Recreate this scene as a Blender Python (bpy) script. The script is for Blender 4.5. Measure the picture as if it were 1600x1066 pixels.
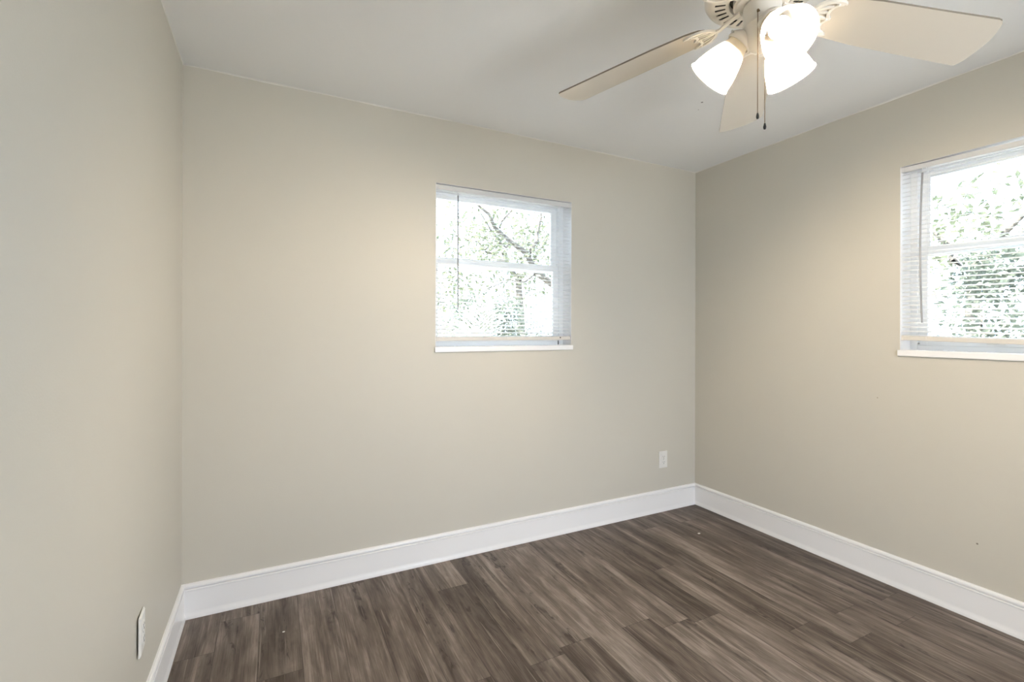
import bpy, bmesh, math, random
from mathutils import Vector, Matrix, noise as mnoise

# ------------------------------------------------------------------ clear
for o in list(bpy.data.objects):
    bpy.data.objects.remove(o)
SC = bpy.context.scene
COL = SC.collection
R = math.radians
PI = math.pi
random.seed(7)

# ------------------------------------------------------------------ room sizes (metres)
W = 3.137          # length of the back wall
H = 2.44           # ceiling height
YF = -3.05         # wall behind the camera
TH = 0.16          # wall thickness

# ------------------------------------------------------------------ camera
def make_camera():
    yaw, pitch, roll = 0.4667, 0.0004, 0.0024
    fwd = Vector((math.sin(yaw)*math.cos(pitch), math.cos(yaw)*math.cos(pitch), math.sin(pitch)))
    right = Vector((math.cos(yaw), -math.sin(yaw), 0))
    up = right.cross(fwd)
    r2 = right*math.cos(roll) + up*math.sin(roll)
    u2 = -right*math.sin(roll) + up*math.cos(roll)
    cd = bpy.data.cameras.new('camera')
    cd.sensor_fit = 'HORIZONTAL'
    cd.sensor_width = 36.0
    cd.lens = 36.0*739.9/1600.0
    cd.shift_y = -17.57/1600.0
    cd.clip_start = 0.02
    co = bpy.data.objects.new('camera', cd)
    COL.objects.link(co)
    m = Matrix.Identity(4)
    for i in range(3):
        m[i][0] = r2[i]; m[i][1] = u2[i]; m[i][2] = -fwd[i]
    m[0][3], m[1][3], m[2][3] = 0.3587, -2.5107, 1.2746
    co.matrix_world = m
    SC.camera = co
make_camera()

# ------------------------------------------------------------------ view, world, sun, daylight
SC.view_settings.view_transform = 'Standard'
SC.view_settings.look = 'None'
SC.view_settings.gamma = 1.0
SC.view_settings.use_curve_mapping = False
SC.view_settings.exposure = 0.0

SKY = 8.6
SUN = 56.0
DOOR_FILL_W = 18.0
BULB_L = 2350.0      # radiance of each bulb's dome

wd = bpy.data.worlds.new('overcast_sky')
SC.world = wd
wd.use_nodes = True
bg = wd.node_tree.nodes['Background']
bg.inputs[0].default_value = (0.68, 0.84, 1.06, 1)
bg.inputs[1].default_value = SKY

def lamp(name, kind, energy, color, loc, direction=None, **kw):
    d = bpy.data.lights.new(name, kind)
    d.energy = energy
    d.color = color
    for k, v in kw.items():
        setattr(d, k, v)
    o = bpy.data.objects.new(name, d)
    o.location = loc
    if direction:
        o.rotation_euler = Vector(direction).to_track_quat('-Z', 'Y').to_euler()
    COL.objects.link(o)
    return o
lamp('sun', 'SUN', SUN, (1.0, 0.97, 0.92), (-6, -2, 8), (0.62, 0.10, -0.78), angle=R(3))
# added fill lamp standing in for daylight through an unseen, added doorway
lamp('added_doorway_fill', 'AREA', DOOR_FILL_W, (0.90, 0.95, 1.0), (1.8, YF-0.24, 1.02), (-0.15, 1, -0.1),
     shape='RECTANGLE', size=0.80, size_y=1.95)
# portals: daylight comes in through the two windows and the added doorway behind the camera
for px, py, pz, pd, pw, ph in ((1.6, 0.20, 1.62, (0, -1, 0), 0.9, 0.94), (W+0.20, -2.0, 1.62, (-1, 0, 0), 1.46, 0.94), (1.8, YF-0.20, 1.02, (0, 1, 0), 0.82, 2.04)):
    po = lamp('daylight_portal', 'AREA', 1.0, (1, 1, 1), (px, py, pz), pd, shape='RECTANGLE', size=pw, size_y=ph)
    po.data.cycles.is_portal = True

# ------------------------------------------------------------------ materials
def newmat(name):
    m = bpy.data.materials.new(name)
    m.use_nodes = True
    nt = m.node_tree
    return m, nt, nt.nodes['Principled BSDF']

def plain(name, col, rough=0.5, spec=0.5, metal=0.0, bump=None, coat=0.0):
    m, nt, b = newmat(name)
    b.inputs['Base Color'].default_value = (*col, 1)
    b.inputs['Roughness'].default_value = rough
    b.inputs['Specular IOR Level'].default_value = spec
    b.inputs['Metallic'].default_value = metal
    b.inputs['Coat Weight'].default_value = coat
    if bump:
        sc, st, dist = bump
        tc = nt.nodes.new('ShaderNodeTexCoord')
        n = nt.nodes.new('ShaderNodeTexNoise')
        n.inputs['Scale'].default_value = sc
        n.inputs['Detail'].default_value = 3
        bp = nt.nodes.new('ShaderNodeBump')
        bp.inputs['Strength'].default_value = st
        bp.inputs['Distance'].default_value = dist
        nt.links.new(tc.outputs['Object'], n.inputs['Vector'])
        nt.links.new(n.outputs['Fac'], bp.inputs['Height'])
        nt.links.new(bp.outputs['Normal'], b.inputs['Normal'])
    return m

def math_node(nt, op, a, b=None, c=None):
    n = nt.nodes.new('ShaderNodeMath')
    n.operation = op
    for i, v in enumerate((a, b, c)):
        if v is None: continue
        if isinstance(v, (int, float)): n.inputs[i].default_value = v
        else: nt.links.new(v, n.inputs[i])
    return n.outputs[0]

def comb(nt, x, y, z=0.0):
    n = nt.nodes.new('ShaderNodeCombineXYZ')
    for i, v in enumerate((x, y, z)):
        if isinstance(v, (int, float)): n.inputs[i].default_value = v
        else: nt.links.new(v, n.inputs[i])
    return n.outputs[0]

def noise_tex(nt, vec, scale=1.0, detail=3.0, rough=0.5, dist=0.0):
    n = nt.nodes.new('ShaderNodeTexNoise')
    n.inputs['Scale'].default_value = scale
    n.inputs['Detail'].default_value = detail
    n.inputs['Roughness'].default_value = rough
    n.inputs['Distortion'].default_value = dist
    nt.links.new(vec, n.inputs['Vector'])
    return n.outputs['Fac']

def ramp(nt, fac, stops):
    n = nt.nodes.new('ShaderNodeValToRGB')
    cr = n.color_ramp
    while len(cr.elements) < len(stops):
        cr.elements.new(0.5)
    for e, (p, c) in zip(cr.elements, stops):
        e.position = p
        e.color = (*c, 1) if len(c) == 3 else c
    nt.links.new(fac, n.inputs['Fac'])
    return n.outputs['Color']

def mixcol(nt, fac, a, b, mode='MIX'):
    n = nt.nodes.new('ShaderNodeMix')
    n.data_type = 'RGBA'
    n.blend_type = mode
    for sock, v in ((n.inputs[0], fac), (n.inputs[6], a), (n.inputs[7], b)):
        if isinstance(v, (int, float)): sock.default_value = v
        elif isinstance(v, tuple): sock.default_value = (*v, 1)
        else: nt.links.new(v, sock)
    return n.outputs[2]

def wall_paint(name, col, rough, holes=()):
    """eggshell wall paint: faint roller texture, long-wave patchiness, a few small filled holes"""
    m, nt, b = newmat(name)
    tc = nt.nodes.new('ShaderNodeTexCoord')
    obv = tc.outputs['Object']
    c = mixcol(nt, noise_tex(nt, obv, 1.3, 2), tuple(x*0.975 for x in col), tuple(min(1, x*1.02) for x in col))
    for (x, y, z, r, dk) in holes:
        vm = nt.nodes.new('ShaderNodeVectorMath'); vm.operation = 'DISTANCE'
        vm.inputs[1].default_value = (x, y, z)
        nt.links.new(obv, vm.inputs[0])
        f = math_node(nt, 'LESS_THAN', vm.outputs['Value'], r)
        c = mixcol(nt, math_node(nt, 'MULTIPLY', f, 0.8), c, dk)
    nt.links.new(c, b.inputs['Base Color'])
    b.inputs['Roughness'].default_value = rough
    b.inputs['Specular IOR Level'].default_value = 0.35
    n1 = noise_tex(nt, obv, 190, 2)
    n2 = noise_tex(nt, obv, 5.5, 3)
    h = math_node(nt, 'MULTIPLY_ADD', n2, 5.0, n1)
    bp = nt.nodes.new('ShaderNodeBump')
    bp.inputs['Strength'].default_value = 0.18
    bp.inputs['Distance'].default_value = 0.0012
    nt.links.new(h, bp.inputs['Height'])
    nt.links.new(bp.outputs['Normal'], b.inputs['Normal'])
    return m

M = {}
WALL = (0.592, 0.562, 0.492)
M['wall'] = wall_paint('greige_wall_paint', WALL, 0.5,
                       [(W, -1.5681, 0.3347, 0.004, (0.16, 0.13, 0.10)), (W, -1.18, 0.93, 0.003, (0.3, 0.26, 0.2))])
M['ceiling'] = wall_paint('white_ceiling_paint', (0.92, 0.92, 0.915), 0.8,
                          [(2.3115, -0.7865, H, 0.0055, (0.06, 0.05, 0.04)), (2.36, -0.72, H, 0.003, (0.3, 0.28, 0.25))])
M['trim'] = plain('semi_gloss_white_trim', (0.87, 0.86, 0.86), 0.3, 0.5)
M['caulk'] = plain('white_caulk', (0.80, 0.785, 0.74), 0.6)
M['vinyl_white'] = plain('white_window_aluminium', (0.88, 0.885, 0.89), 0.4)
M['plastic'] = plain('white_plastic', (0.78, 0.765, 0.73), 0.35)
M['rail'] = plain('alabaster_rail', (0.66, 0.62, 0.56), 0.45)
M['head'] = plain('headrail_steel', (0.66, 0.655, 0.65), 0.45)
M['wand'] = plain('clear_wand', (0.36, 0.36, 0.37), 0.25, 0.6)
M['dark'] = plain('dark_gap', (0.015, 0.014, 0.013), 0.7)
M['fan_white'] = plain('fan_white_enamel', (0.78, 0.755, 0.71), 0.35, 0.5)
M['blade'] = plain('fan_blade_white', (0.60, 0.55, 0.475), 0.5, 0.35, bump=(60, 0.05, 0.001))
M['blade_edge_shade'] = plain('fan_blade_edge_shade', (0.19, 0.165, 0.13), 0.6)  # edge is painted dark in place of the shade on it
M['brass'] = plain('brass_chain', (0.20, 0.13, 0.06), 0.4, 0.5, 0.6)
M['steel'] = plain('screw_steel', (0.45, 0.44, 0.42), 0.35, 0.5, 0.9)
M['bark'] = plain('grey_bark', (0.085, 0.075, 0.065), 0.9, 0.2, bump=(25, 0.6, 0.02))
M['grass'] = plain('pale_dry_ground', (0.60, 0.58, 0.53), 0.95, 0.1, bump=(30, 0.6, 0.03))
M['chip'] = plain('white_paint_chip', (0.80, 0.78, 0.74), 0.6)

def slat_mat():
    m = bpy.data.materials.new('white_blind_slat')
    m.use_nodes = True
    nt = m.node_tree
    b = nt.nodes['Principled BSDF']
    b.inputs['Base Color'].default_value = (0.90, 0.90, 0.89, 1)
    b.inputs['Roughness'].default_value = 0.4
    t = nt.nodes.new('ShaderNodeBsdfTranslucent')
    t.inputs['Color'].default_value = (0.92, 0.92, 0.92, 1)
    mx = nt.nodes.new('ShaderNodeMixShader')
    mx.inputs[0].default_value = 0.42
    nt.links.new(b.outputs[0], mx.inputs[1]); nt.links.new(t.outputs[0], mx.inputs[2])
    nt.links.new(mx.outputs[0], nt.nodes['Material Output'].inputs['Surface'])
    return m
M['slat'] = slat_mat()

def glass_mat():
    m = bpy.data.materials.new('window_glass')
    m.use_nodes = True
    nt = m.node_tree
    nt.nodes.remove(nt.nodes['Principled BSDF'])
    t = nt.nodes.new('ShaderNodeBsdfTransparent')
    t.inputs[0].default_value = (0.95, 0.97, 0.965, 1)
    g = nt.nodes.new('ShaderNodeBsdfGlossy')
    g.inputs['Roughness'].default_value = 0.02
    f = nt.nodes.new('ShaderNodeFresnel')
    f.inputs['IOR'].default_value = 1.45
    mx = nt.nodes.new('ShaderNodeMixShader')
    nt.links.new(f.outputs[0], mx.inputs[0])
    nt.links.new(t.outputs[0], mx.inputs[1]); nt.links.new(g.outputs[0], mx.inputs[2])
    nt.links.new(mx.outputs[0], nt.nodes['Material Output'].inputs['Surface'])
    return m
M['glass'] = glass_mat()

def shade_mat():
    """frosted white glass, lit through by the bulb inside"""
    m = bpy.data.materials.new('frosted_lamp_glass')
    m.use_nodes = True
    nt = m.node_tree
    b = nt.nodes['Principled BSDF']
    b.inputs['Base Color'].default_value = (0.88, 0.84, 0.76, 1)
    b.inputs['Roughness'].default_value = 0.35
    t = nt.nodes.new('ShaderNodeBsdfTranslucent')
    t.inputs['Color'].default_value = (0.95, 0.90, 0.80, 1)
    mx = nt.nodes.new('ShaderNodeMixShader')
    mx.inputs[0].default_value = 0.80
    nt.links.new(b.outputs[0], mx.inputs[1]); nt.links.new(t.outputs[0], mx.inputs[2])
    nt.links.new(mx.outputs[0], nt.nodes['Material Output'].inputs['Surface'])
    return m
M['shade'] = shade_mat()

def bulb_mat():
    m, nt, b = newmat('lit_bulb')
    b.inputs['Base Color'].default_value = (0.9, 0.88, 0.82, 1)
    b.inputs['Emission Color'].default_value = (1.0, 0.82, 0.60, 1)
    b.inputs['Emission Strength'].default_value = BULB_L
    return m
M['bulb'] = bulb_mat()

def leaf_mat(name, c1, c2):
    m, nt, b = newmat(name)
    tc = nt.nodes.new('ShaderNodeTexCoord')
    f = noise_tex(nt, tc.outputs['Object'], 4.0, 4)
    c = ramp(nt, f, [(0.35, c1), (0.65, c2)])
    nt.links.new(c, b.inputs['Base Color'])
    b.inputs['Roughness'].default_value = 0.6
    t = nt.nodes.new('ShaderNodeBsdfTranslucent')
    nt.links.new(c, t.inputs['Color'])
    mx = nt.nodes.new('ShaderNodeMixShader')
    mx.inputs[0].default_value = 0.4
    nt.links.new(b.outputs[0], mx.inputs[1]); nt.links.new(t.outputs[0], mx.inputs[2])
    nt.links.new(mx.outputs[0], nt.nodes['Material Output'].inputs['Surface'])
    return m
M['leaf'] = leaf_mat('tree_leaf', (0.045, 0.055, 0.030), (0.17, 0.185, 0.115))
M['frond'] = leaf_mat('palm_leaf', (0.05, 0.06, 0.04), (0.16, 0.17, 0.125))
M['hedge'] = leaf_mat('hedge_leaf', (0.065, 0.08, 0.062), (0.20, 0.22, 0.17))

def floor_mat():
    """grey-brown vinyl planks, 154 mm wide, running towards the back wall"""
    m, nt, b = newmat('vinyl_plank_floor')
    tc = nt.nodes.new('ShaderNodeTexCoord')
    sp = nt.nodes.new('ShaderNodeSeparateXYZ')
    nt.links.new(tc.outputs['Object'], sp.inputs[0])
    x, y = sp.outputs[0], sp.outputs[1]
    pw, pl = 0.154, 1.22
    fx = math_node(nt, 'DIVIDE', x, pw)
    row = math_node(nt, 'FLOOR', fx)
    wn = nt.nodes.new('ShaderNodeTexWhiteNoise'); wn.noise_dimensions = '1D'
    nt.links.new(row, wn.inputs['W'])
    fy = math_node(nt, 'ADD', math_node(nt, 'DIVIDE', y, pl), math_node(nt, 'MULTIPLY', wn.outputs['Value'], 7.31))
    colm = math_node(nt, 'FLOOR', fy)
    wn2 = nt.nodes.new('ShaderNodeTexWhiteNoise'); wn2.noise_dimensions = '2D'
    nt.links.new(comb(nt, row, colm), wn2.inputs['Vector'])
    sc = nt.nodes.new('ShaderNodeSeparateColor')
    nt.links.new(wn2.outputs['Color'], sc.inputs[0])
    r1, r2, r3 = sc.outputs[0], sc.outputs[1], sc.outputs[2]
    # plank-local coordinates shifted by a random amount for each plank
    ox = math_node(nt, 'MULTIPLY_ADD', r1, 37.0, x)
    oy = math_node(nt, 'MULTIPLY_ADD', r2, 53.0, y)
    # long flowing figure: coordinate across the plank bent by slow noise, then rings
    bend = noise_tex(nt, comb(nt, math_node(nt, 'MULTIPLY', ox, 9.0), math_node(nt, 'MULTIPLY', oy, 0.95), r3), 1.0, 2.0)
    ringc = math_node(nt, 'MULTIPLY_ADD', bend, 7.0, math_node(nt, 'MULTIPLY', ox, 14.0))
    rings = math_node(nt, 'MULTIPLY_ADD', math_node(nt, 'SINE', math_node(nt, 'MULTIPLY', ringc, 6.283)), 0.5, 0.5)
    broad = noise_tex(nt, comb(nt, math_node(nt, 'MULTIPLY', ox, 13.0), math_node(nt, 'MULTIPLY', oy, 1.6), r3), 1.0, 4.0, 0.6)
    fine = noise_tex(nt, comb(nt, math_node(nt, 'MULTIPLY', ox, 210.0), math_node(nt, 'MULTIPLY', oy, 5.0), r3), 1.0, 4.0, 0.65, 0.3)
    mott = noise_tex(nt, comb(nt, math_node(nt, 'MULTIPLY', ox, 40.0), math_node(nt, 'MULTIPLY', oy, 9.0), r3), 1.0, 4.0, 0.6, 0.8)
    v = math_node(nt, 'MULTIPLY', broad, 0.62)
    v = math_node(nt, 'MULTIPLY_ADD', fine, 0.34, math_node(nt, 'ADD', v, -0.02))
    v = math_node(nt, 'MULTIPLY_ADD', mott, 0.22, v)
    v = math_node(nt, 'MULTIPLY_ADD', rings, 0.07, v)
    v = math_node(nt, 'MULTIPLY_ADD', math_node(nt, 'SUBTRACT', r3, 0.5), 0.13, v)
    base = ramp(nt, v, [(0.36, (0.026, 0.018, 0.0125)), (0.50, (0.088, 0.066, 0.052)),
                        (0.64, (0.166, 0.133, 0.110)), (0.80, (0.330, 0.278, 0.242))])
    # dark knotty streaks
    k1 = noise_tex(nt, comb(nt, math_node(nt, 'MULTIPLY', ox, 34.0), math_node(nt, 'MULTIPLY', oy, 9.0), r1), 1.0, 3.0, 0.6, 1.0)
    k2 = noise_tex(nt, comb(nt, math_node(nt, 'MULTIPLY', ox, 15.0), math_node(nt, 'MULTIPLY', oy, 0.9), r2), 1.0, 1.0)
    kk = math_node(nt, 'MULTIPLY', ramp(nt, k1, [(0.54, (0, 0, 0)), (0.66, (1, 1, 1))]),
                   ramp(nt, k2, [(0.52, (0, 0, 0)), (0.60, (1, 1, 1))]))
    c = mixcol(nt, math_node(nt, 'MULTIPLY', kk, 0.85), base, (0.030, 0.021, 0.015))
    # the grain closes round a soft darker band where the knots sit
    c = mixcol(nt, math_node(nt, 'MULTIPLY', ramp(nt, k2, [(0.50, (0, 0, 0)), (0.66, (1, 1, 1))]), 0.42), c, (0.052, 0.038, 0.029))
    # thin pale scratches of the embossed grain
    sn = noise_tex(nt, comb(nt, math_node(nt, 'MULTIPLY', ox, 120.0), math_node(nt, 'MULTIPLY', oy, 2.6), r2), 1.0, 2.0, 0.5, 0.5)
    c = mixcol(nt, math_node(nt, 'MULTIPLY', ramp(nt, sn, [(0.63, (0, 0, 0)), (0.70, (1, 1, 1))]), 0.5), c, (0.34, 0.29, 0.25))
    # seams
    ex = math_node(nt, 'ABSOLUTE', math_node(nt, 'SUBTRACT', math_node(nt, 'FRACT', fx), 0.5))
    ey = math_node(nt, 'ABSOLUTE', math_node(nt, 'SUBTRACT', math_node(nt, 'FRACT', fy), 0.5))
    s = math_node(nt, 'MAXIMUM', math_node(nt, 'GREATER_THAN', ex, 0.5-0.0012/pw), math_node(nt, 'GREATER_THAN', ey, 0.5-0.0012/pl))
    c = mixcol(nt, math_node(nt, 'MULTIPLY', s, 0.55), c, (0.02, 0.015, 0.012))
    nt.links.new(c, b.inputs['Base Color'])
    b.inputs['Specular IOR Level'].default_value = 0.35
    rg = math_node(nt, 'MULTIPLY_ADD', fine, 0.2, 0.38)
    nt.links.new(rg, b.inputs['Roughness'])
    bp = nt.nodes.new('ShaderNodeBump')
    bp.inputs['Strength'].default_value = 0.35
    bp.inputs['Distance'].default_value = 0.0012
    hh = math_node(nt, 'SUBTRACT', math_node(nt, 'ADD', fine, math_node(nt, 'MULTIPLY', v, 0.6)), math_node(nt, 'MULTIPLY', s, 1.0))
    nt.links.new(hh, bp.inputs['Height'])
    nt.links.new(bp.outputs['Normal'], b.inputs['Normal'])
    return m
M['floor'] = floor_mat()

# ------------------------------------------------------------------ mesh helpers
IDT = lambda p: p
def add_box(bm, a, b, f=IDT):
    x0, y0, z0 = a; x1, y1, z1 = b
    vs = [bm.verts.new(f(Vector(p))) for p in
          ((x0, y0, z0), (x1, y0, z0), (x1, y1, z0), (x0, y1, z0), (x0, y0, z1), (x1, y0, z1), (x1, y1, z1), (x0, y1, z1))]
    for q in ((0, 3, 2, 1), (4, 5, 6, 7), (0, 1, 5, 4), (1, 2, 6, 5), (2, 3, 7, 6), (3, 0, 4, 7)):
        bm.faces.new([vs[i] for i in q])

def add_prism(bm, poly, z0, z1, f=IDT):
    """closed 2-D outline (x, y) extruded from z0 to z1"""
    a = [bm.verts.new(f(Vector((p[0], p[1], z0)))) for p in poly]
    b = [bm.verts.new(f(Vector((p[0], p[1], z1)))) for p in poly]
    n = len(poly)
    fs = [bm.faces.new(list(reversed(a))), bm.faces.new(b)]
    for i in range(n):
        fs.append(bm.faces.new((a[i], a[(i+1) % n], b[(i+1) % n], b[i])))
    return fs

def frame_of(d):
    d = d.normalized()
    h = Vector((0, 0, 1)) if abs(d.z) < 0.95 else Vector((1, 0, 0))
    a = d.cross(h).normalized()
    return a, a.cross(d).normalized()

def add_tube(bm, pts, rad, n=10, cap=True):
    pts = [Vector(p) for p in pts]
    rads = rad if isinstance(rad, (list, tuple)) else [rad]*len(pts)
    rings = []
    a = b = None
    for i, p in enumerate(pts):
        d = (pts[min(i+1, len(pts)-1)] - pts[max(i-1, 0)]).normalized()
        if a is None: a, b = frame_of(d)
        else:
            a = (a - d*a.dot(d)).normalized(); b = d.cross(a)
        rings.append([bm.verts.new(p + (a*math.cos(t*2*PI/n) + b*math.sin(t*2*PI/n))*rads[i]) for t in range(n)])
    for u, v in zip(rings, rings[1:]):
        for t in range(n):
            bm.faces.new((u[t], u[(t+1) % n], v[(t+1) % n], v[t]))
    if cap:
        bm.faces.new(list(reversed(rings[0]))); bm.faces.new(rings[-1])

def add_lathe(bm, prof, org, axis=Vector((0, 0, 1)), n=48, closed=False):
    """prof = (radius, height along axis) from org"""
    org = Vector(org); axis = Vector(axis).normalized()
    a, b = frame_of(axis)
    rings = []
    for r, h in prof:
        c = org + axis*h
        if r < 1e-6: rings.append([bm.verts.new(c)])
        else: rings.append([bm.verts.new(c + (a*math.cos(t*2*PI/n) + b*math.sin(t*2*PI/n))*r) for t in range(n)])
    prs = list(zip(rings, rings[1:]))
    if closed: prs.append((rings[-1], rings[0]))
    for u, v in prs:
        for t in range(n):
            t2 = (t+1) % n
            if len(u) == 1 and len(v) == 1: continue
            if len(u) == 1: bm.faces.new((u[0], v[t2], v[t]))
            elif len(v) == 1: bm.faces.new((u[t], u[t2], v[0]))
            else: bm.faces.new((u[t], u[t2], v[t2], v[t]))

def add_ball(bm, c, r, sub=1, scale=(1, 1, 1)):
    g = bmesh.ops.create_icosphere(bm, subdivisions=sub, radius=r)
    for v in g['verts']:
        v.co = Vector((v.co.x*scale[0], v.co.y*scale[1], v.co.z*scale[2])) + Vector(c)

def world_of(o):
    p = Vector((0, 0, 0))
    while o:
        p += o.location; o = o.parent
    return p

def obj(name, bm, mat, parent=None, smooth=None, bevel=None, loc=None):
    """bm in world coordinates -> one mesh object (its origin at its parent's, at loc, or at the world origin)"""
    off = world_of(parent) if parent else Vector(loc or (0, 0, 0))
    if off.length > 0: bmesh.ops.translate(bm, verts=bm.verts, vec=-off)
    bmesh.ops.recalc_face_normals(bm, faces=bm.faces)
    me = bpy.data.meshes.new(name)
    bm.to_mesh(me); bm.free()
    for m in (mat if isinstance(mat, (list, tuple)) else [mat]):
        me.materials.append(m)
    o = bpy.data.objects.new(name, me)
    COL.objects.link(o)
    if parent: o.parent = parent
    elif loc: o.location = loc
    if smooth is not None:
        for p in me.polygons: p.use_smooth = True
        try: me.set_sharp_from_angle(angle=R(smooth))
        except Exception: pass
    if bevel:
        md = o.modifiers.new('bevel', 'BEVEL'); md.width = bevel; md.segments = 2; md.limit_method = 'ANGLE'
    return o

def empty(name, loc):
    o = bpy.data.objects.new(name, None)
    o.location = loc; o.empty_display_size = 0.1
    COL.objects.link(o)
    return o

def tag(o, label=None, cat=None, group=None, kind=None):
    for k, v in (('label', label), ('category', cat), ('group', group), ('kind', kind)):
        if v: o[k] = v
    return o

def struct(name, bm, mat, **kw):
    return tag(obj(name, bm, mat, **kw), kind='structure')

# ------------------------------------------------------------------ room shell
bm = bmesh.new(); add_box(bm, (-TH, YF-2.0, -0.12), (W+TH, TH, 0)); struct('floor', bm, M['floor'])
bm = bmesh.new(); add_box(bm, (-TH, YF-2.0, H), (W+TH, TH, H+0.12)); struct('ceiling', bm, M['ceiling'])  # slab runs on past the room, unseen, to shade the ground outside the doorway

def wall(name, u0, u1, op, f):
    """wall along u with one opening op = (u0, u1, z0, z1); v 0..TH is its thickness"""
    bm = bmesh.new()
    a, b, c, d = op
    us = [u0, a, b, u1]; zs = [0, c, d, H]
    if c <= 0: zs = [0, d, H]
    for i in range(3):
        for j in range(len(zs)-1):
            if i == 1 and zs[j] == max(c, 0): continue
            add_box(bm, (us[i], 0, zs[j]), (us[i+1], TH, zs[j+1]), f)
    bmesh.ops.remove_doubles(bm, verts=bm.verts, dist=1e-5)
    # drop the faces shared by neighbouring blocks
    seen = {}
    for fc in bm.faces:
        seen.setdefault(tuple(sorted(v.index for v in fc.verts)), []).append(fc)
    bm.verts.index_update()
    seen = {}
    for fc in bm.faces:
        seen.setdefault(tuple(sorted(v.index for v in fc.verts)), []).append(fc)
    dead = [fc for l in seen.values() if len(l) > 1 for fc in l]
    bmesh.ops.delete(bm, geom=dead, context='FACES_ONLY')
    return struct(name, bm, M['wall'])

fB = lambda p: Vector((p.x, p.y, p.z))             # back wall: u = x, v = y
fR = lambda p: Vector((W + p.y, -p.x, p.z))        # right wall: u = -y, v = x - W
fF = lambda p: Vector((p.x, YF - p.y, p.z))        # wall behind the camera
OP1 = (1.153, 2.045, 1.150, 2.085)
OP2 = (1.277, 2.720, 1.150, 2.087)  # far end, out of view, widened to bring in more daylight
wall('wall_back', 0, W, OP1, fB)
wall('wall_right', 0, -YF, OP2, fR)
ADDED_DOOR = (1.39, 2.21, 0.0, 2.04)  # opening added out of view to supply daylight
wall('wall_front', 0, W, ADDED_DOOR, fF)
bm = bmesh.new(); add_box(bm, (-TH, YF-2.0, 0), (0, 0, H)); struct('wall_left', bm, M['wall'])  # unseen stretch past the room added to keep sun off the ground there

# unseen doorway behind the camera, added to let daylight in; its lining and casing
dr = tag(empty('added_door_1', (1.80, YF, 0)), kind='structure')
d0, d1 = ADDED_DOOR[0], ADDED_DOOR[1]
bm = bmesh.new()
add_box(bm, (d0, YF-TH, 0), (d0+0.018, YF, 2.04)); add_box(bm, (d1-0.018, YF-TH, 0), (d1, YF, 2.04)); add_box(bm, (d0+0.018, YF-TH, 2.022), (d1-0.018, YF, 2.04))
obj('added_door_lining', bm, M['trim'], dr)
bm = bmesh.new()
for x0, x1, z0, z1 in ((d0-0.065, d0+0.005, 0, 2.105), (d1-0.005, d1+0.065, 0, 2.105), (d0+0.005, d1-0.005, 2.035, 2.105)):
    add_box(bm, (x0, YF, z0), (x1, YF+0.014, z1))
obj('added_door_casing', bm, M['trim'], dr, bevel=0.003)

# baseboards: moulded profile swept along each wall with mitred corners
PROF = [(0, 0), (0.0185, 0), (0.0185, 0.006), (0.0165, 0.014), (0.0138, 0.023), (0.0128, 0.031), (0.0128, 0.1205),
        (0.0146, 0.1235), (0.0144, 0.1275), (0.0130, 0.1292), (0.0055, 0.1298), (0.0050, 0.1335), (0.0122, 0.1345),
        (0.0126, 0.1400), (0.0100, 0.1465), (0.0055, 0.1502), (0, 0.1512)]
def baseboard(name, fa, fb):
    bm = bmesh.new()
    a = [bm.verts.new(fa(v, z)) for v, z in PROF]; b = [bm.verts.new(fb(v, z)) for v, z in PROF]
    for i in range(len(PROF)-1):
        bm.faces.new((a[i], a[i+1], b[i+1], b[i]))
    bm.faces.new((a[-1], a[0], b[0], b[-1])); bm.faces.new(a); bm.faces.new(list(reversed(b)))
    return struct(name, bm, M['trim'], smooth=25)
baseboard('baseboard_back', lambda v, z: (v, -v, z), lambda v, z: (W-v, -v, z))
baseboard('baseboard_left', lambda v, z: (v, YF+0.001, z), lambda v, z: (v, -v, z))
baseboard('baseboard_right', lambda v, z: (W-v, -v, z), lambda v, z: (W-v, YF+0.001, z))
bm = bmesh.new()
# caulk bead in the ceiling corners, a bit wavy
def caulk(name, a, b, inn):
    bm = bmesh.new()
    a = Vector(a); b = Vector(b); inn = Vector(inn)
    n = 60; rows = []
    for i in range(n+1):
        p = a.lerp(b, i/n)
        w = 0.0045 + 0.0035*mnoise.noise(p*3.1) + 0.0015*mnoise.noise(p*17)
        w = max(w, 0.0015)
        rows.append([bm.verts.new(q) for q in (p, p+Vector((0, 0, -w)), p+(inn+Vector((0, 0, -1)))*w*0.45, p+inn*w)])
    for u, v in zip(rows, rows[1:]):
        for k in range(3): bm.faces.new((u[k], u[k+1], v[k+1], v[k]))
        bm.faces.new((u[3], u[0], v[0], v[3]))
    bm.faces.new(rows[0]); bm.faces.new(list(reversed(rows[-1])))
    struct(name, bm, M['caulk'], smooth=60)
bm.free()
caulk('trim_1', (0, 0, H), (W, 0, H), (0, -1, 0))
caulk('trim_2', (W, 0, H), (W, YF, H), (-1, 0, 0))
caulk('trim_3', (0, 0, H), (0, YF, H), (1, 0, 0))

# ------------------------------------------------------------------ windows
def bar_frame(bm, u0, u1, z0, z1, v0, v1, wl, wr, wb, wt, f):
    add_box(bm, (u0, v0, z0), (u0+wl, v1, z1), f); add_box(bm, (u1-wr, v0, z0), (u1, v1, z1), f)
    add_box(bm, (u0+wl, v0, z0), (u1-wr, v1, z0+wb), f); add_box(bm, (u0+wl, v0, z1-wt), (u1-wr, v1, z1), f)

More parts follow.
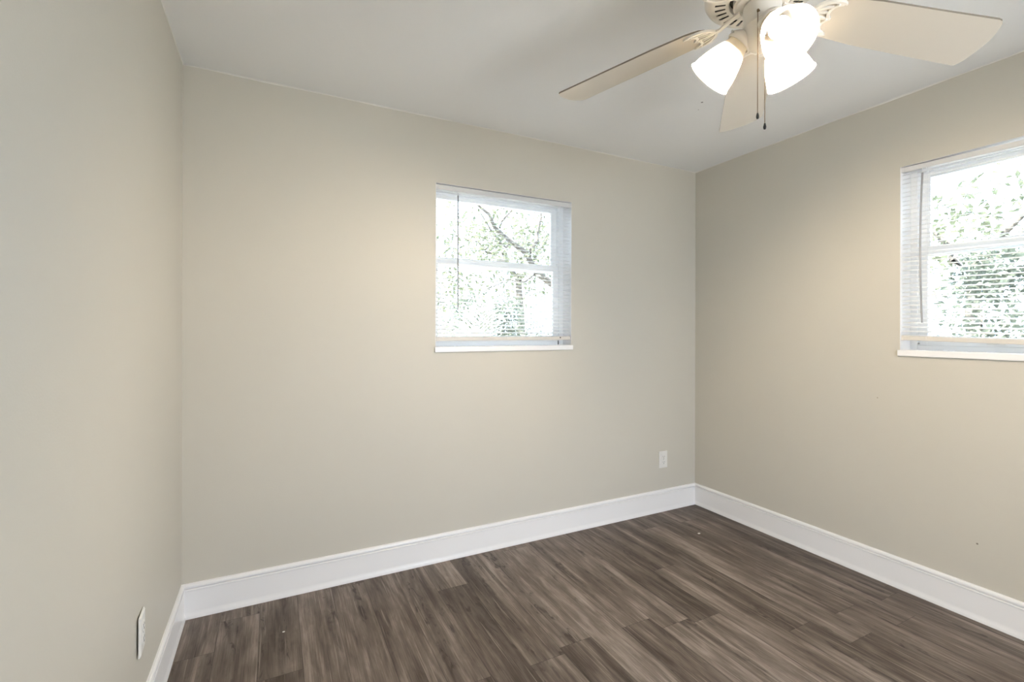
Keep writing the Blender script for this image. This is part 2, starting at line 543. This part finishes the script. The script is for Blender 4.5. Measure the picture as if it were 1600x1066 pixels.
def window(n, op, f, wl, wr):
    u0, u1, z0, z1 = op
    zs = z0+0.030                                     # top of the sill
    zm = 1.668                                        # meeting rail
    w = tag(empty('window_%d' % n, f(Vector(((u0+u1)/2, 0.1, zs)))), kind='structure')
    bm = bmesh.new()
    add_box(bm, (u0+0.0005, -0.0005, z0+0.0005), (u1-0.0005, 0.098, zs), f)     # sill board inside the opening
    add_box(bm, (u0-0.006, -0.013, z0+0.0005), (u1+0.006, -0.0005, zs), f)      # its nose in front of the wall
    bmesh.ops.remove_doubles(bm, verts=bm.verts, dist=1e-5)
    obj('window_sill', bm, M['trim'], w, bevel=0.003)
    bm = bmesh.new(); k = 0.0025                       # white plastered reveals
    add_box(bm, (u0+0.0003, 0.0008, zs), (u0+k, 0.095, z1-0.0003), f); add_box(bm, (u1-k, 0.0008, zs), (u1-0.0003, 0.095, z1-0.0003), f)
    add_box(bm, (u0+k, 0.0008, z1-k), (u1-k, 0.095, z1-0.0003), f)
    obj('reveal_lining', bm, M['trim'], w)
    bm = bmesh.new(); bar_frame(bm, u0+0.0005, u1-0.0005, zs, z1-0.0005, 0.095, 0.155, wl*.45, wr*.45, 0.022, 0.024, f)
    obj('window_frame', bm, M['vinyl_white'], w, bevel=0.002)
    a, b = u0+wl*.45, u1-wr*.45
    bm = bmesh.new(); bar_frame(bm, a, b, zm-0.024, z1-0.024, 0.128, 0.150, wl*.55, wr*.55, 0.042, 0.026, f)
    up = obj('upper_sash', bm, M['vinyl_white'], w, bevel=0.002)
    bm = bmesh.new(); add_box(bm, (a+wl*.5, 0.138, zm+0.015), (b-wr*.5, 0.141, z1-0.046), f); obj('glass_pane', bm, M['glass'], up)
    bm = bmesh.new(); bar_frame(bm, a, b, zs+0.022, zm+0.024, 0.103, 0.126, wl*.55, wr*.55, 0.036, 0.040, f)
    lo = obj('lower_sash', bm, M['vinyl_white'], w, bevel=0.002)
    bm = bmesh.new(); add_box(bm, (a+wl*.5, 0.113, zs+0.055), (b-wr*.5, 0.116, zm-0.013), f); obj('glass_pane', bm, M['glass'], lo)
    for t in (0.20, 0.75):                            # lift tabs on the bottom rail
        uu = u0+(u1-u0)*t
        bm = bmesh.new(); add_box(bm, (uu, 0.094, zs+0.034), (uu+0.062, 0.103, zs+0.041), f); obj('lift_tab', bm, M['plastic'], lo, bevel=0.002)
    bm = bmesh.new(); um = (u0+u1)/2
    add_box(bm, (um-0.03, 0.104, zm+0.024), (um+0.03, 0.124, zm+0.032), f); add_box(bm, (um-0.008, 0.098, zm+0.032), (um+0.024, 0.112, zm+0.041), f)
    obj('sash_lock', bm, M['plastic'], w, bevel=0.002)
    return w
W1 = window(1, OP1, fB, 0.046, 0.074)
W2 = window(2, OP2, fR, 0.070, 0.050)
# track notch and screw seen below the blinds
bm = bmesh.new(); add_box(bm, (2.003, 0.0935, 1.1815), (2.010, 0.0955, 1.207)); obj('track_slot', bm, M['dark'], W1)
bm = bmesh.new(); add_lathe(bm, [(0, 0), (0.0045, 0), (0.0045, 0.002), (0, 0.0025)], fR(Vector((1.315, 0.0955, 1.212))), (-1, 0, 0), 12); obj('frame_screw', bm, M['steel'], W2)

# ------------------------------------------------------------------ mini blinds
def blind(op, f0, label, vc, ztop, zbl, slope, wand_u, wand_len, wand_bend, gap, hh):
    u0, u1 = op[0]+gap, op[1]-gap
    f = lambda p: f0(Vector((p.x, p.y, p.z+slope*(p.x-u0))))      # the whole blind hangs a little out of level
    zbr = zbl
    root = empty('window_blind', f(Vector(((u0+u1)/2, vc, zbl))))
    tag(root, label, 'window blind', 'white mini blinds in the two windows')
    bm = bmesh.new()
    # U-shaped steel headrail
    add_box(bm, (u0, vc-0.0135, ztop-hh), (u1, vc+0.0135, ztop), f)
    add_box(bm, (u0-0.0015, vc-0.0150, ztop-hh-0.001), (u0+0.012, vc+0.0150, ztop+0.0005), f)
    add_box(bm, (u1-0.012, vc-0.0150, ztop-hh-0.001), (u1+0.0015, vc+0.0150, ztop+0.0005), f)
    obj('headrail', bm, M['head'], root, bevel=0.0015)
    # slats: thin crowned strips, room-side edge tipped down
    pitch, wid, tilt = 0.0215, 0.0250, R(17)
    z0 = ztop-hh-0.014
    nsl = int(round((z0-max(zbl, zbr)-0.012)/pitch))
    pitch = (z0-max(zbl, zbr)-0.012)/nsl
    bm = bmesh.new()
    prof = []
    for k in range(7):
        s = -0.5+k/6.0
        prof.append((s*wid, 0.0017*(1-4*s*s)))
    for i in range(nsl+1):
        zc = z0-i*pitch
        tl = tilt+R(random.uniform(-1.2, 1.2))
        ends = []
        for uu in (u0+0.002, u1-0.002):
            r = []
            for sgn in (0, 1):
                for s, h in (prof if sgn == 0 else reversed(prof)):
                    hz = h-(0.0003 if sgn else -0.0003)
                    dv = s*math.cos(tl)-hz*math.sin(tl)
                    dz = s*math.sin(tl)+hz*math.cos(tl)
                    zz = zc+dz
                    r.append(bm.verts.new(f(Vector((uu, vc+dv, zz)))))
            ends.append(r)
        a, b = ends; n = len(a)
        for k in range(n): bm.faces.new((a[k], a[(k+1) % n], b[(k+1) % n], b[k]))
        bm.faces.new(list(reversed(a))); bm.faces.new(b)
    obj('slats', bm, M['slat'], root, smooth=50)
    # bottom rail, following the hang of the blind
    def fb(p): return f(Vector((p.x, p.y, p.z+zbl)))
    bm = bmesh.new(); add_box(bm, (u0, vc-0.012, -0.011), (u1, vc+0.012, 0.011), fb)
    add_box(bm, (u0-0.001, vc-0.013, -0.012), (u0+0.008, vc+0.013, 0.012), fb); add_box(bm, (u1-0.008, vc-0.013, -0.012), (u1+0.001, vc+0.013, 0.012), fb)
    br = obj('bottom_rail', bm, M['rail'], root, bevel=0.003)
    for uu in (u0+0.10, (u0+u1)/2, u1-0.075):
        bm = bmesh.new()
        for dv in (-0.0125, 0.0125):
            add_tube(bm, [f(Vector((uu, vc+dv, ztop-hh))), f(Vector((uu, vc+dv, zbl)))], 0.0006, 5)
        add_tube(bm, [f(Vector((uu+0.004, vc, ztop-hh))), f(Vector((uu+0.004, vc, zbl)))], 0.0008, 5)
        obj('ladder_cord', bm, M['slat'], root)
    bm = bmesh.new(); add_ball(bm, f(Vector((u1-0.075, vc-0.0150, zbl+0.004))), 0.0042, 2); obj('cord_plug', bm, M['dark'], br, smooth=60)
    # tilt wand on its hook
    bm = bmesh.new()
    zt = ztop-hh+0.004
    add_tube(bm, [f(Vector((wand_u, vc-0.014, zt))), f(Vector((wand_u, vc-0.021, zt-0.004))), f(Vector((wand_u, vc-0.021, zt-0.03)))], 0.0018, 6)
    pts = []
    for i in range(13):
        t = i/12
        pts.append(f(Vector((wand_u+wand_bend*(4*t*(1-t))-0.0*t, vc-0.021, zt-0.028-t*wand_len))))
    wd_ = obj('tilt_wand', bm, M['head'], root, smooth=60)
    bm = bmesh.new(); add_tube(bm, pts, 0.0042, 6); obj('wand_rod', bm, M['wand'], wd_, smooth=40)
    return root
blind(OP1, fB, 'white mini blind with thin straight wand in the back wall window', 0.0185, 2.0785, 1.2235, 0.0, 1.282, 0.64, 0.0, 0.005, 0.027)
blind(OP2, fR, 'white mini blind hanging slightly crooked in the right wall window', 0.0200, 2.0835, 1.2400, -0.026, 1.368, 0.720, -0.008, 0.003, 0.023)

# ------------------------------------------------------------------ wall outlets
def outlet(f, u, z, label, turn=0.0, lift=0.0):
    """f maps (u along the wall, v out into the room, z)"""
    root = empty('wall_outlet', f(Vector((u, 0, z))))
    tag(root, label, 'wall outlet')
    ca, sa = math.cos(turn), math.sin(turn)
    def g(p):
        x, y, zz = p.x*ca-p.y*sa, p.x*sa+p.y*ca+lift, p.z
        return f(Vector((u+x, y, z+zz)))
    bm = bmesh.new()
    hw, hh, d = 0.0375, 0.0585, 0.0065
    a = [(-hw, -hh), (hw, -hh), (hw, hh), (-hw, hh)]
    k = 0.0045
    b = [(-hw+k, -hh+k), (hw-k, -hh+k), (hw-k, hh-k), (-hw+k, hh-k)]
    v0 = [bm.verts.new(g(Vector((x, 0.0003, zz)))) for x, zz in a]
    v1 = [bm.verts.new(g(Vector((x, 0.003, zz)))) for x, zz in a]
    v2 = [bm.verts.new(g(Vector((x, d, zz)))) for x, zz in b]
    bm.faces.new(v0)
    for p, q in ((v0, v1), (v1, v2)):
        for i in range(4): bm.faces.new((p[i], p[(i+1) % 4], q[(i+1) % 4], q[i]))
    bm.faces.new(v2)
    obj('cover_plate', bm, M['plastic'], root)
    for s in (-1, 1):
        bm = bmesh.new(); out = []
        zc = s*0.0195
        for i in range(24):                            # round face cut flat at top and bottom
            t = i*2*PI/24
            out.append((0.0172*math.cos(t), max(-0.0142, min(0.0142, 0.0172*math.sin(t)))))
        va = [bm.verts.new(g(Vector((x, d, zc+zz)))) for x, zz in out]; vb = [bm.verts.new(g(Vector((x, d+0.0022, zc+zz)))) for x, zz in out]
        bm.faces.new(vb)
        for i in range(24): bm.faces.new((va[i], va[(i+1) % 24], vb[(i+1) % 24], vb[i]))
        rc = obj('receptacle', bm, M['plastic'], root)
        bm = bmesh.new(); e = d+0.0018
        add_box(bm, (-0.0080, e, zc-0.001), (-0.0058, e+0.0008, zc+0.0075), g); add_box(bm, (0.0058, e, zc), (0.0080, e+0.0008, zc+0.0068), g)
        add_box(bm, (-0.0024, e, zc-0.0105), (0.0024, e+0.0008, zc-0.0056), g)
        obj('slot', bm, M['dark'], rc)
    bm = bmesh.new()
    add_lathe(bm, [(0, 0), (0.0034, 0), (0.003, 0.0012), (0, 0.0015)], g(Vector((0, d, 0))), g(Vector((0, 1, 0)))-g(Vector((0, 0, 0))), 12)
    obj('screw', bm, M['steel'], root)
outlet(lambda p: Vector((p.x, -p.y, p.z)), 2.822, 0.3615, 'white outlet low on the back wall near the right corner')
outlet(lambda p: Vector((p.y, p.x, p.z)), -0.733, 0.360, 'white outlet on the left wall above its baseboard, cover sitting loose', R(-3.2), 0.003)

# ------------------------------------------------------------------ ceiling fan
FC = Vector((1.616, -1.6145, 0))
fan = empty('ceiling_fan', (FC.x, FC.y, H))
tag(fan, 'white five blade ceiling fan with three lit frosted glass shades and pull chains', 'ceiling fan')
def F(x, y, z): return Vector((FC.x+x, FC.y+y, z))
bm = bmesh.new(); add_lathe(bm, [(0, 0), (0.068, 0), (0.068, -0.012), (0.060, -0.035), (0.035, -0.050), (0.014, -0.053), (0.014, -0.085), (0, -0.085)], F(0, 0, H-0.0005))
obj('canopy', bm, M['fan_white'], fan, smooth=40)
# motor housing: bell with a ring of radial vent slots underneath
bm = bmesh.new()
prof = [(0.0, 2.362), (0.030, 2.362), (0.075, 2.352), (0.118, 2.335), (0.142, 2.312), (0.150, 2.290), (0.150, 2.272), (0.1545, 2.268), (0.1545, 2.252),
        (0.150, 2.243), (0.143, 2.237), (0.133, 2.2345)]
n = 96
def ring(r, z): return [bm.verts.new(F(r*math.cos(t*2*PI/n), r*math.sin(t*2*PI/n), z)) for t in range(n)]
top = bm.verts.new(F(0, 0, 2.362)); rs = [ring(r, z) for r, z in prof[1:]]
for t in range(n): bm.faces.new((top, rs[0][t], rs[0][(t+1) % n]))
for u, v in zip(rs, rs[1:]):
    for t in range(n): bm.faces.new((u[t], u[(t+1) % n], v[(t+1) % n], v[t]))
ra, rb, rcg, rd = rs[-1], ring(0.126, 2.2335), ring(0.097, 2.2320), ring(0.088, 2.2325)
re_, rf = ring(0.086, 2.236), ring(0.086, 2.262)
for u, v, cut in ((ra, rb, 0), (rb, rcg, 1), (rcg, rd, 0), (rd, re_, 0), (re_, rf, 0)):
    for t in range(n):
        if cut and t % 3 == 0: continue
        bm.faces.new((u[t], u[(t+1) % n], v[(t+1) % n], v[t]))
mh = obj('motor_housing', bm, M['fan_white'], fan, smooth=35)
bm = bmesh.new(); add_lathe(bm, [(0.0, 0), (0.130, 0), (0.130, 0.006), (0, 0.006)], F(0, 0, 2.2480), n=48)
obj('vent_shade_disc', bm, M['dark'], mh)  # black disc put in for the shade behind the vent slots
bm = bmesh.new(); add_lathe(bm, [(0, 2.246), (0.074, 2.246), (0.076, 2.240), (0.076, 2.222), (0.070, 2.216), (0, 2.216)], F(0, 0, 0))
obj('flywheel', bm, M['fan_white'], fan, smooth=35)

# blades with their irons
PH = 1.9877; PITCH = 0.2099
DAZ = [-0.0157, -0.0254, 0.0411, 0.0, 0.0]; DDR = [-0.0131, 0.0067, 0.0334, 0.0, 0.0]
def blade_map(k):
    a = PH-k*R(72)+DAZ[k]
    u = Vector((math.cos(a), math.sin(a), 0)); nn = Vector((-math.sin(a), math.cos(a), 0))
    dr = 0.1078+DDR[k]
    def m(p):    # p = (r, s, h): out along the blade, across it, above its underside
        q = FC + u*p.x + nn*(p.y*math.cos(PITCH)) + Vector((0, 0, 2.2045-p.y*math.sin(PITCH)-dr*p.x+p.z))
        return q
    return m, u, nn
OUT = [(0.148, 0.018), (0.152, 0.034), (0.164, 0.050), (0.182, 0.061), (0.205, 0.068), (0.30, 0.0815), (0.45, 0.094), (0.600, 0.1045), (0.632, 0.1068), (0.6385, 0.1045), (0.6405, 0.099), (0.6470, 0.083), (0.6520, 0.050),
       (0.6530, 0.0150), (0.6490, -0.0120), (0.6400, -0.038), (0.6350, -0.0475), (0.6280, -0.0545), (0.6180, -0.0570), (0.45, -0.061), (0.30, -0.066), (0.205, -0.064), (0.182, -0.058), (0.164, -0.048), (0.152, -0.033), (0.148, -0.017)]
def strip(bm, pts, w, z0, z1, f):
    """flat bar of varying width along pts"""
    pts = [Vector((p[0], p[1], 0)) for p in pts]
    L, Rr = [], []
    for i, p in enumerate(pts):
        d = (pts[min(i+1, len(pts)-1)]-pts[max(i-1, 0)]).normalized()
        q = Vector((-d.y, d.x, 0)); ww = w[i] if isinstance(w, list) else w
        L.append(p+q*ww/2); Rr.append(p-q*ww/2)
    add_prism(bm, [(p.x, p.y) for p in L]+[(p.x, p.y) for p in reversed(Rr)], z0, z1, f)
for k in range(5):
    f, u, nn = blade_map(k)
    bm = bmesh.new()
    fs = add_prism(bm, OUT, 0.0, 0.0055, f)
    for fc in fs[2:]: fc.material_index = 1
    bl = obj('fan_blade', bm, [M['blade'], M['blade_edge_shade']], fan)
    # cast blade iron: arm from the flywheel, then an open three-pronged holder under the blade
    bm = bmesh.new()
    bar = []
    for r, z in ((0.058, 2.2135), (0.078, 2.2085), (0.098, 2.1995), (0.116, f(Vector((0.116, 0, 0))).z-0.004), (0.138, f(Vector((0.138, 0, 0))).z-0.004)):
        wd_ = 0.011 if r < 0.07 else 0.0085
        e1, e2 = f(Vector((r, wd_, 0))), f(Vector((r, -wd_, 0)))
        k_ = min(1.0, max(0.0, (r-0.09)/0.04))
        m_ = (e1.z+e2.z)/2
        bar.append([Vector((e1.x, e1.y, z+(e1.z-m_)*k_+0.003)), Vector((e2.x, e2.y, z+(e2.z-m_)*k_+0.003)), Vector((e2.x, e2.y, z+(e2.z-m_)*k_-0.0035)), Vector((e1.x, e1.y, z+(e1.z-m_)*k_-0.0035))])
    bv = [[bm.verts.new(p) for p in q] for q in bar]
    for q1, q2 in zip(bv, bv[1:]):
        for t in range(4): bm.faces.new((q1[t], q1[(t+1) % 4], q2[(t+1) % 4], q2[t]))
    bm.faces.new(bv[0]); bm.faces.new(list(reversed(bv[-1])))
    rim = [(0.128, 0.004), (0.134, 0.020), (0.144, 0.036), (0.157, 0.048), (0.172, 0.054), (0.188, 0.0555), (0.202, 0.0540), (0.210, 0.0515)]
    brace = [(0.203, 0.0500), (0.190, 0.0450), (0.182, 0.0370), (0.178, 0.0270), (0.178, 0.0160), (0.183, 0.0070), (0.192, 0.0)]
    for sg in (-1, 1):
        strip(bm, [(r, sg*q) for r, q in rim], [0.008, 0.009, 0.010, 0.010, 0.010, 0.009, 0.007, 0.004], -0.0085, -0.0003, f)
        strip(bm, [(r, sg*q) for r, q in brace], [0.007, 0.008, 0.008, 0.008, 0.008, 0.008, 0.008], -0.0075, -0.0003, f)
        strip(bm, [(0.136, sg*0.006), (0.158, sg*0.014), (0.178, sg*0.021)], [0.008, 0.007, 0.006], -0.0070, -0.0003, f)
        strip(bm, [(0.144, sg*0.022), (0.162, sg*0.031), (0.182, sg*0.0385)], [0.008, 0.007, 0.006], -0.0070, -0.0003, f)
        add_lathe(bm, [(0, -0.0115), (0.003, -0.011), (0.0045, -0.0085), (0.0045, -0.003)], f(Vector((0.188, sg*0.049, 0))), (0, 0, 1), 10)
    strip(bm, [(0.128, 0), (0.150, 0), (0.172, 0), (0.194, 0)], [0.016, 0.009, 0.008, 0.006], -0.0080, -0.0003, f)
    add_lathe(bm, [(0, -0.0115), (0.003, -0.011), (0.0045, -0.0085), (0.0045, -0.003)], f(Vector((0.182, 0, 0))), (0, 0, 1), 10)
    bi = obj('blade_iron', bm, M['fan_white'], bl, smooth=40, bevel=0.0015)

# switch housing and light kit
bm = bmesh.new(); add_lathe(bm, [(0, 2.217), (0.042, 2.217), (0.049, 2.212), (0.050, 2.206), (0.050, 2.160), (0.0525, 2.157), (0.0525, 2.150), (0.049, 2.146), (0.046, 2.112),
                                 (0.040, 2.099), (0.026, 2.088), (0.016, 2.083), (0.012, 2.074), (0.009, 2.069), (0, 2.068)], F(0, 0, 0))
obj('switch_housing', bm, M['fan_white'], fan, smooth=40)

SH_AZ = [122.4, 2.4, -117.6]
for az in SH_AZ:
    a = R(az); u = Vector((math.cos(a), math.sin(a), 0))
    ax = (u*0.082 + Vector((0, 0, -0.083))).normalized()
    neck = FC + u*0.0600 + Vector((0, 0, 2.1225))
    bm = bmesh.new()
    add_tube(bm, [FC+u*0.030+Vector((0, 0, 2.142)), FC+u*0.040+Vector((0, 0, 2.143)), neck-ax*0.022], [0.016, 0.016, 0.020], 16)
    add_lathe(bm, [(0, -0.030), (0.018, -0.030), (0.026, -0.024), (0.0375, -0.012), (0.0385, 0.0015), (0.0365, 0.0045), (0.0345, 0.0045), (0.0345, -0.008), (0, -0.010)], neck, ax, 36)
    for t in range(3):                                  # thumb screws
        b1, b2 = frame_of(ax); d = b1*math.cos(t*2*PI/3+.4)+b2*math.sin(t*2*PI/3+.4)
        add_tube(bm, [neck-ax*0.005+d*0.037, neck-ax*0.005+d*0.045], 0.0032, 8)
    arm = obj('lamp_holder', bm, M['fan_white'], fan, smooth=40)
    # tulip shade of frosted glass
    bm = bmesh.new()
    pr = [(0.0300, -0.004), (0.0305, 0.004), (0.0345, 0.016), (0.0425, 0.034), (0.0505, 0.054), (0.0570, 0.074), (0.0615, 0.092), (0.0640, 0.106), (0.0655, 0.112), (0.0680, 0.1155), (0.0680, 0.1175), (0.0655, 0.1180)]
    add_lathe(bm, pr, neck, ax, 64)
    obj('lamp_shade', bm, M['shade'], arm, smooth=60)
    bm = bmesh.new()
    add_lathe(bm, [(0, -0.006), (0.013, -0.006), (0.014, 0.010), (0.020, 0.022), (0.0255, 0.034), (0.0280, 0.046), (0, 0.0465)], neck, ax, 28)
    obj('bulb_base', bm, M['plastic'], arm, smooth=50)  # opaque base made wide to keep bulb light off the neck of the glass
    bm = bmesh.new()
    add_lathe(bm, [(0, 0.0468), (0.0274, 0.0468), (0.0255, 0.0525), (0.0215, 0.0585), (0.0150, 0.0640), (0.007, 0.0670), (0, 0.0675)], neck, ax, 28)
    obj('light_bulb', bm, M['bulb'], arm, smooth=60)

# two beaded pull chains
def chain(px, py, z0, z1):
    bm = bmesh.new()
    z = z0
    while z > z1+0.012:
        add_ball(bm, F(px, py, z), 0.0017, 1); z -= 0.0042
    add_tube(bm, [F(px, py, z0), F(px, py, z1+0.01)], 0.0005, 5)
    ch = obj('pull_chain', bm, M['brass'], fan, smooth=60)
    bm = bmesh.new(); add_lathe(bm, [(0, 0.014), (0.0020, 0.013), (0.0036, 0.006), (0.0040, 0.002), (0.0028, -0.003), (0, -0.004)], F(px, py, z1), n=12)
    obj('chain_fob', bm, M['dark'], ch, smooth=50)
    bm = bmesh.new(); add_tube(bm, [F(px*0.78, py*0.78, z0+0.004), F(px*0.95, py*0.95, z0+0.004), F(px, py, z0)], [0.0045, 0.0035, 0.002], 10)
    obj('chain_spout', bm, M['brass'], ch, smooth=50)
chain(-0.0540, -0.0254, 2.166, 1.868)
chain(-0.0336, -0.0326, 2.0975, 1.840)

# ------------------------------------------------------------------ bits on the floor
def chip(x, y, r, label):
    bm = bmesh.new()
    add_prism(bm, [(x+r*math.cos(t)*random.uniform(.7, 1.3)*1.5, y+r*math.sin(t)*random.uniform(.7, 1.3)) for t in [i*PI/4 for i in range(8)]], 0.0002, 0.0022)
    tag(obj('paint_chip', bm, M['chip'], loc=None), label, 'paint chip')
chip(2.745, -0.3865, 0.0065, 'tiny white paint chip on the dark floor near the far right corner')
chip(0.3996, -0.2986, 0.0032, 'tiny white paint speck on the floor in front of the back baseboard')

# ------------------------------------------------------------------ outside
bm = bmesh.new(); add_box(bm, (-14, -14, -0.5), (24, 24, -0.30)); struct('ground', bm, M['grass'])

def leaves(bm, centers, n, size, spread, flat=0.6):
    for _ in range(n):
        c, rad = random.choice(centers)
        while True:
            v = Vector((random.uniform(-1, 1), random.uniform(-1, 1), random.uniform(-1, 1)))
            if 0.25 < v.length < 1: break
        p = Vector(c) + Vector((v.x*rad, v.y*rad, v.z*rad*flat))
        d = Vector((random.gauss(0, 1), random.gauss(0, 1), random.gauss(-.3, .7))).normalized()
        s = d.cross(Vector((random.gauss(0, .4), random.gauss(0, .4), 1))).normalized()
        up = s.cross(d)
        L = size*random.uniform(.6, 1.3); w = L*0.24
        a = bm.verts.new(p); b = bm.verts.new(p+d*L*.45+s*w+up*L*.08); c2 = bm.verts.new(p+d*L); e = bm.verts.new(p+d*L*.45-s*w+up*L*.08)
        bm.faces.new((a, b, c2)); bm.faces.new((a, c2, e))

def branch_pts(a, b, wob, n=7):
    a = Vector(a); b = Vector(b)
    return [a.lerp(b, i/n) + Vector((mnoise.noise(a+Vector((i*.7, 0, 3))), mnoise.noise(b+Vector((0, i*.7, 9))), mnoise.noise(a+b+Vector((5, 0, i*.7)))))*wob*(0 if i == 0 else 1) for i in range(n+1)]

def tree(loc, trunk, limbs, crowns, nleaf, size, mat, label, group=None):
    root = empty('leafy_tree', loc)
    tag(root, label, 'tree', group)
    bm = bmesh.new(); p = branch_pts(trunk[0], trunk[1], 0.06); add_tube(bm, p, [trunk[2]*(1-.5*i/(len(p)-1)) for i in range(len(p))], 10)
    obj('trunk', bm, M['bark'], root, smooth=60)
    for a, b, r in limbs:
        bm = bmesh.new(); p = branch_pts(a, b, 0.10); add_tube(bm, p, [r*(1-.75*i/(len(p)-1)) for i in range(len(p))], 7)
        obj('branch', bm, M['bark'], root, smooth=60)
    bm = bmesh.new(); leaves(bm, crowns, nleaf, size, 1)
    obj('foliage', bm, mat, root)
    return root

G = -0.30
# tree whose limb crosses the upper sash of the back window
tree((5.0, 2.5, G), ((5.0, 2.5, G), (3.55, 2.5, 1.78), 0.085),
     [((3.60, 2.5, 1.70), (2.35, 2.45, 2.75), 0.050), ((3.1, 2.48, 2.1), (3.35, 2.4, 3.0), 0.022), ((2.9, 2.46, 2.3), (2.30, 2.2, 2.15), 0.016),
      ((3.55, 2.5, 1.78), (4.35, 2.7, 2.75), 0.040), ((2.7, 2.46, 2.45), (3.0, 2.3, 3.05), 0.014), ((3.3, 2.5, 1.95), (2.6, 2.7, 1.75), 0.014), ((3.85, 2.5, 2.2), (3.3, 2.6, 2.55), 0.014)],
     [((2.4, 2.5, 2.75), .55), ((3.2, 2.5, 2.9), .6), ((3.0, 2.6, 2.2), .6), ((4.2, 2.7, 2.7), .6), ((2.4, 2.3, 2.15), .4), ((3.5, 2.6, 2.35), .5)],
     1300, 0.075, M['leaf'], 'sparse tree with long slanting bare limb outside the back window')
tree((4.9, 6.0, G), ((4.9, 6.0, G), (4.8, 6.0, 2.4), 0.12),
     [((4.8, 6.0, 2.2), (4.0, 6.0, 3.5), 0.05), ((4.8, 6, 2.2), (5.6, 6.1, 3.4), 0.05), ((4.4, 6, 2.7), (3.5, 6, 3.1), .03)],
     [((4.6, 6.0, 3.2), .9), ((5.5, 6.1, 3.1), .8), ((3.7, 6.0, 2.9), .8), ((4.7, 6, 2.2), .9), ((3.4, 6, 2.0), .7)],
     2200, 0.13, M['leaf'], 'leafy tree farthest away behind the back window')

def shrub(loc, crowns, nleaf, size, mat, label, stems, group=None):
    root = empty('garden_shrub', loc); tag(root, label, 'shrub', group)
    bm = bmesh.new()
    for s in stems:
        p = branch_pts(loc, s, .05); add_tube(bm, p, [0.022*(1-.6*i/(len(p)-1)) for i in range(len(p))], 6)
    obj('stems', bm, M['bark'], root, smooth=60)
    bm = bmesh.new(); leaves(bm, crowns, nleaf, size, 1, 1.0); obj('foliage', bm, mat, root)
shrub((3.5, 4.6, G), [((2.9, 4.6, 1.0), .5), ((3.5, 4.7, 1.1), .55), ((4.1, 4.6, 1.05), .5), ((3.2, 4.6, 1.5), .4), ((3.8, 4.6, 1.5), .4)], 4600, 0.085, M['hedge'],
      'bushy shrub behind the lower pane of the back window', [(2.9, 4.6, 1.0), (3.5, 4.7, 1.1), (4.1, 4.6, 1.05), (3.2, 4.6, 1.5), (3.8, 4.6, 1.5)])

# palm: arching fronds with many narrow leaflets
def palm(loc, specs, label):
    root = empty('garden_palm', loc); tag(root, label, 'palm')
    base = Vector(loc)
    bm = bmesh.new(); add_lathe(bm, [(0, 0), (0.09, 0), (0.075, .2), (0.07, .42), (0.03, .5), (0, .5)], base, n=14); obj('trunk', bm, M['bark'], root, smooth=50)
    crown = base+Vector((0, 0, .47))
    for az, el, L, droop in specs:
        bm = bmesh.new()
        h = Vector((math.cos(R(az)), math.sin(R(az)), 0))
        n = 26; sp = []
        for i in range(n+1):
            t = i/n
            sp.append(crown + h*(L*t*math.cos(R(el))) + Vector((0, 0, L*t*math.sin(R(el))-droop*t*t)))
        add_tube(bm, sp, [0.009*(1-.8*i/n) for i in range(n+1)], 5)
        for i in range(4, n+1):
            d = (sp[i]-sp[i-1]).normalized(); sd = d.cross(Vector((0, 0, 1))).normalized(); upv = sd.cross(d)
            ll = 0.42*math.sin(PI*min(1, .12+.88*i/n)*.93)+.05
            for s in (-1, 1):
                q = (sd*s*0.75+d*0.62+upv*0.18).normalized()
                w = d*0.014
                a, b = sp[i]-w, sp[i]+w
                m1, m2 = sp[i]+q*ll*.55-w*1.3, sp[i]+q*ll*.55+w*1.3
                tip = sp[i]+q*ll-Vector((0, 0, .06))
                va, vb, v1, v2, vt = [bm.verts.new(p) for p in (a, b, m1, m2, tip)]
                bm.faces.new((va, vb, v2, v1)); bm.faces.new((v1, v2, vt))
        obj('frond', bm, M['frond'], root)
palm((2.05, 2.1, G), [(95, 62, 1.7, .25), (60, 58, 1.65, .3), (25, 52, 1.7, .35), (140, 55, 1.6, .35), (5, 38, 1.5, .35), (170, 42, 1.5, .3), (-30, 50, 1.4, .4), (-80, 60, 1.3, .35), (-130, 55, 1.4, .4), (40, 70, 1.8, .3), (75, 40, 1.5, .3)],
     'feathery palm with narrow leaflets at lower left outside the back window')

# hedge and trees beyond the right window
HG = 'hedge shrubs beyond the right window'
for y, lab in ((0.42, 'hedge shrub at the left end of the view through the right window'), (-0.62, 'hedge shrub in the middle of the view through the right window'),
               (-1.66, 'hedge shrub at the right end of the row beyond the right window')):
    shrub((6.2, y, G), [((6.2, y, .45), .38), ((6.2, y, .95), .41), ((6.2, y+.02, 1.45), .40), ((6.2, y-.03, 1.85), .30)], 2600, 0.085, M['hedge'], lab, [(6.2, y+.05, 1.4), (6.1, y-.1, 1.2)], HG)
tree((8.6, 0.3, G), ((8.6, .3, G), (8.5, .3, 2.2), .12), [((8.5, .3, 2.0), (8.4, 1.1, 3.2), .05), ((8.5, .3, 2.0), (8.6, -.5, 3.2), .05)],
     [((8.5, .9, 2.7), .8), ((8.5, -.2, 2.9), .8), ((8.4, .3, 2.1), .8), ((8.5, -.9, 2.4), .7), ((8.4, 1.3, 2.1), .6)], 1500, 0.13, M['leaf'],
     'leafy tree behind the hedge outside the right window')
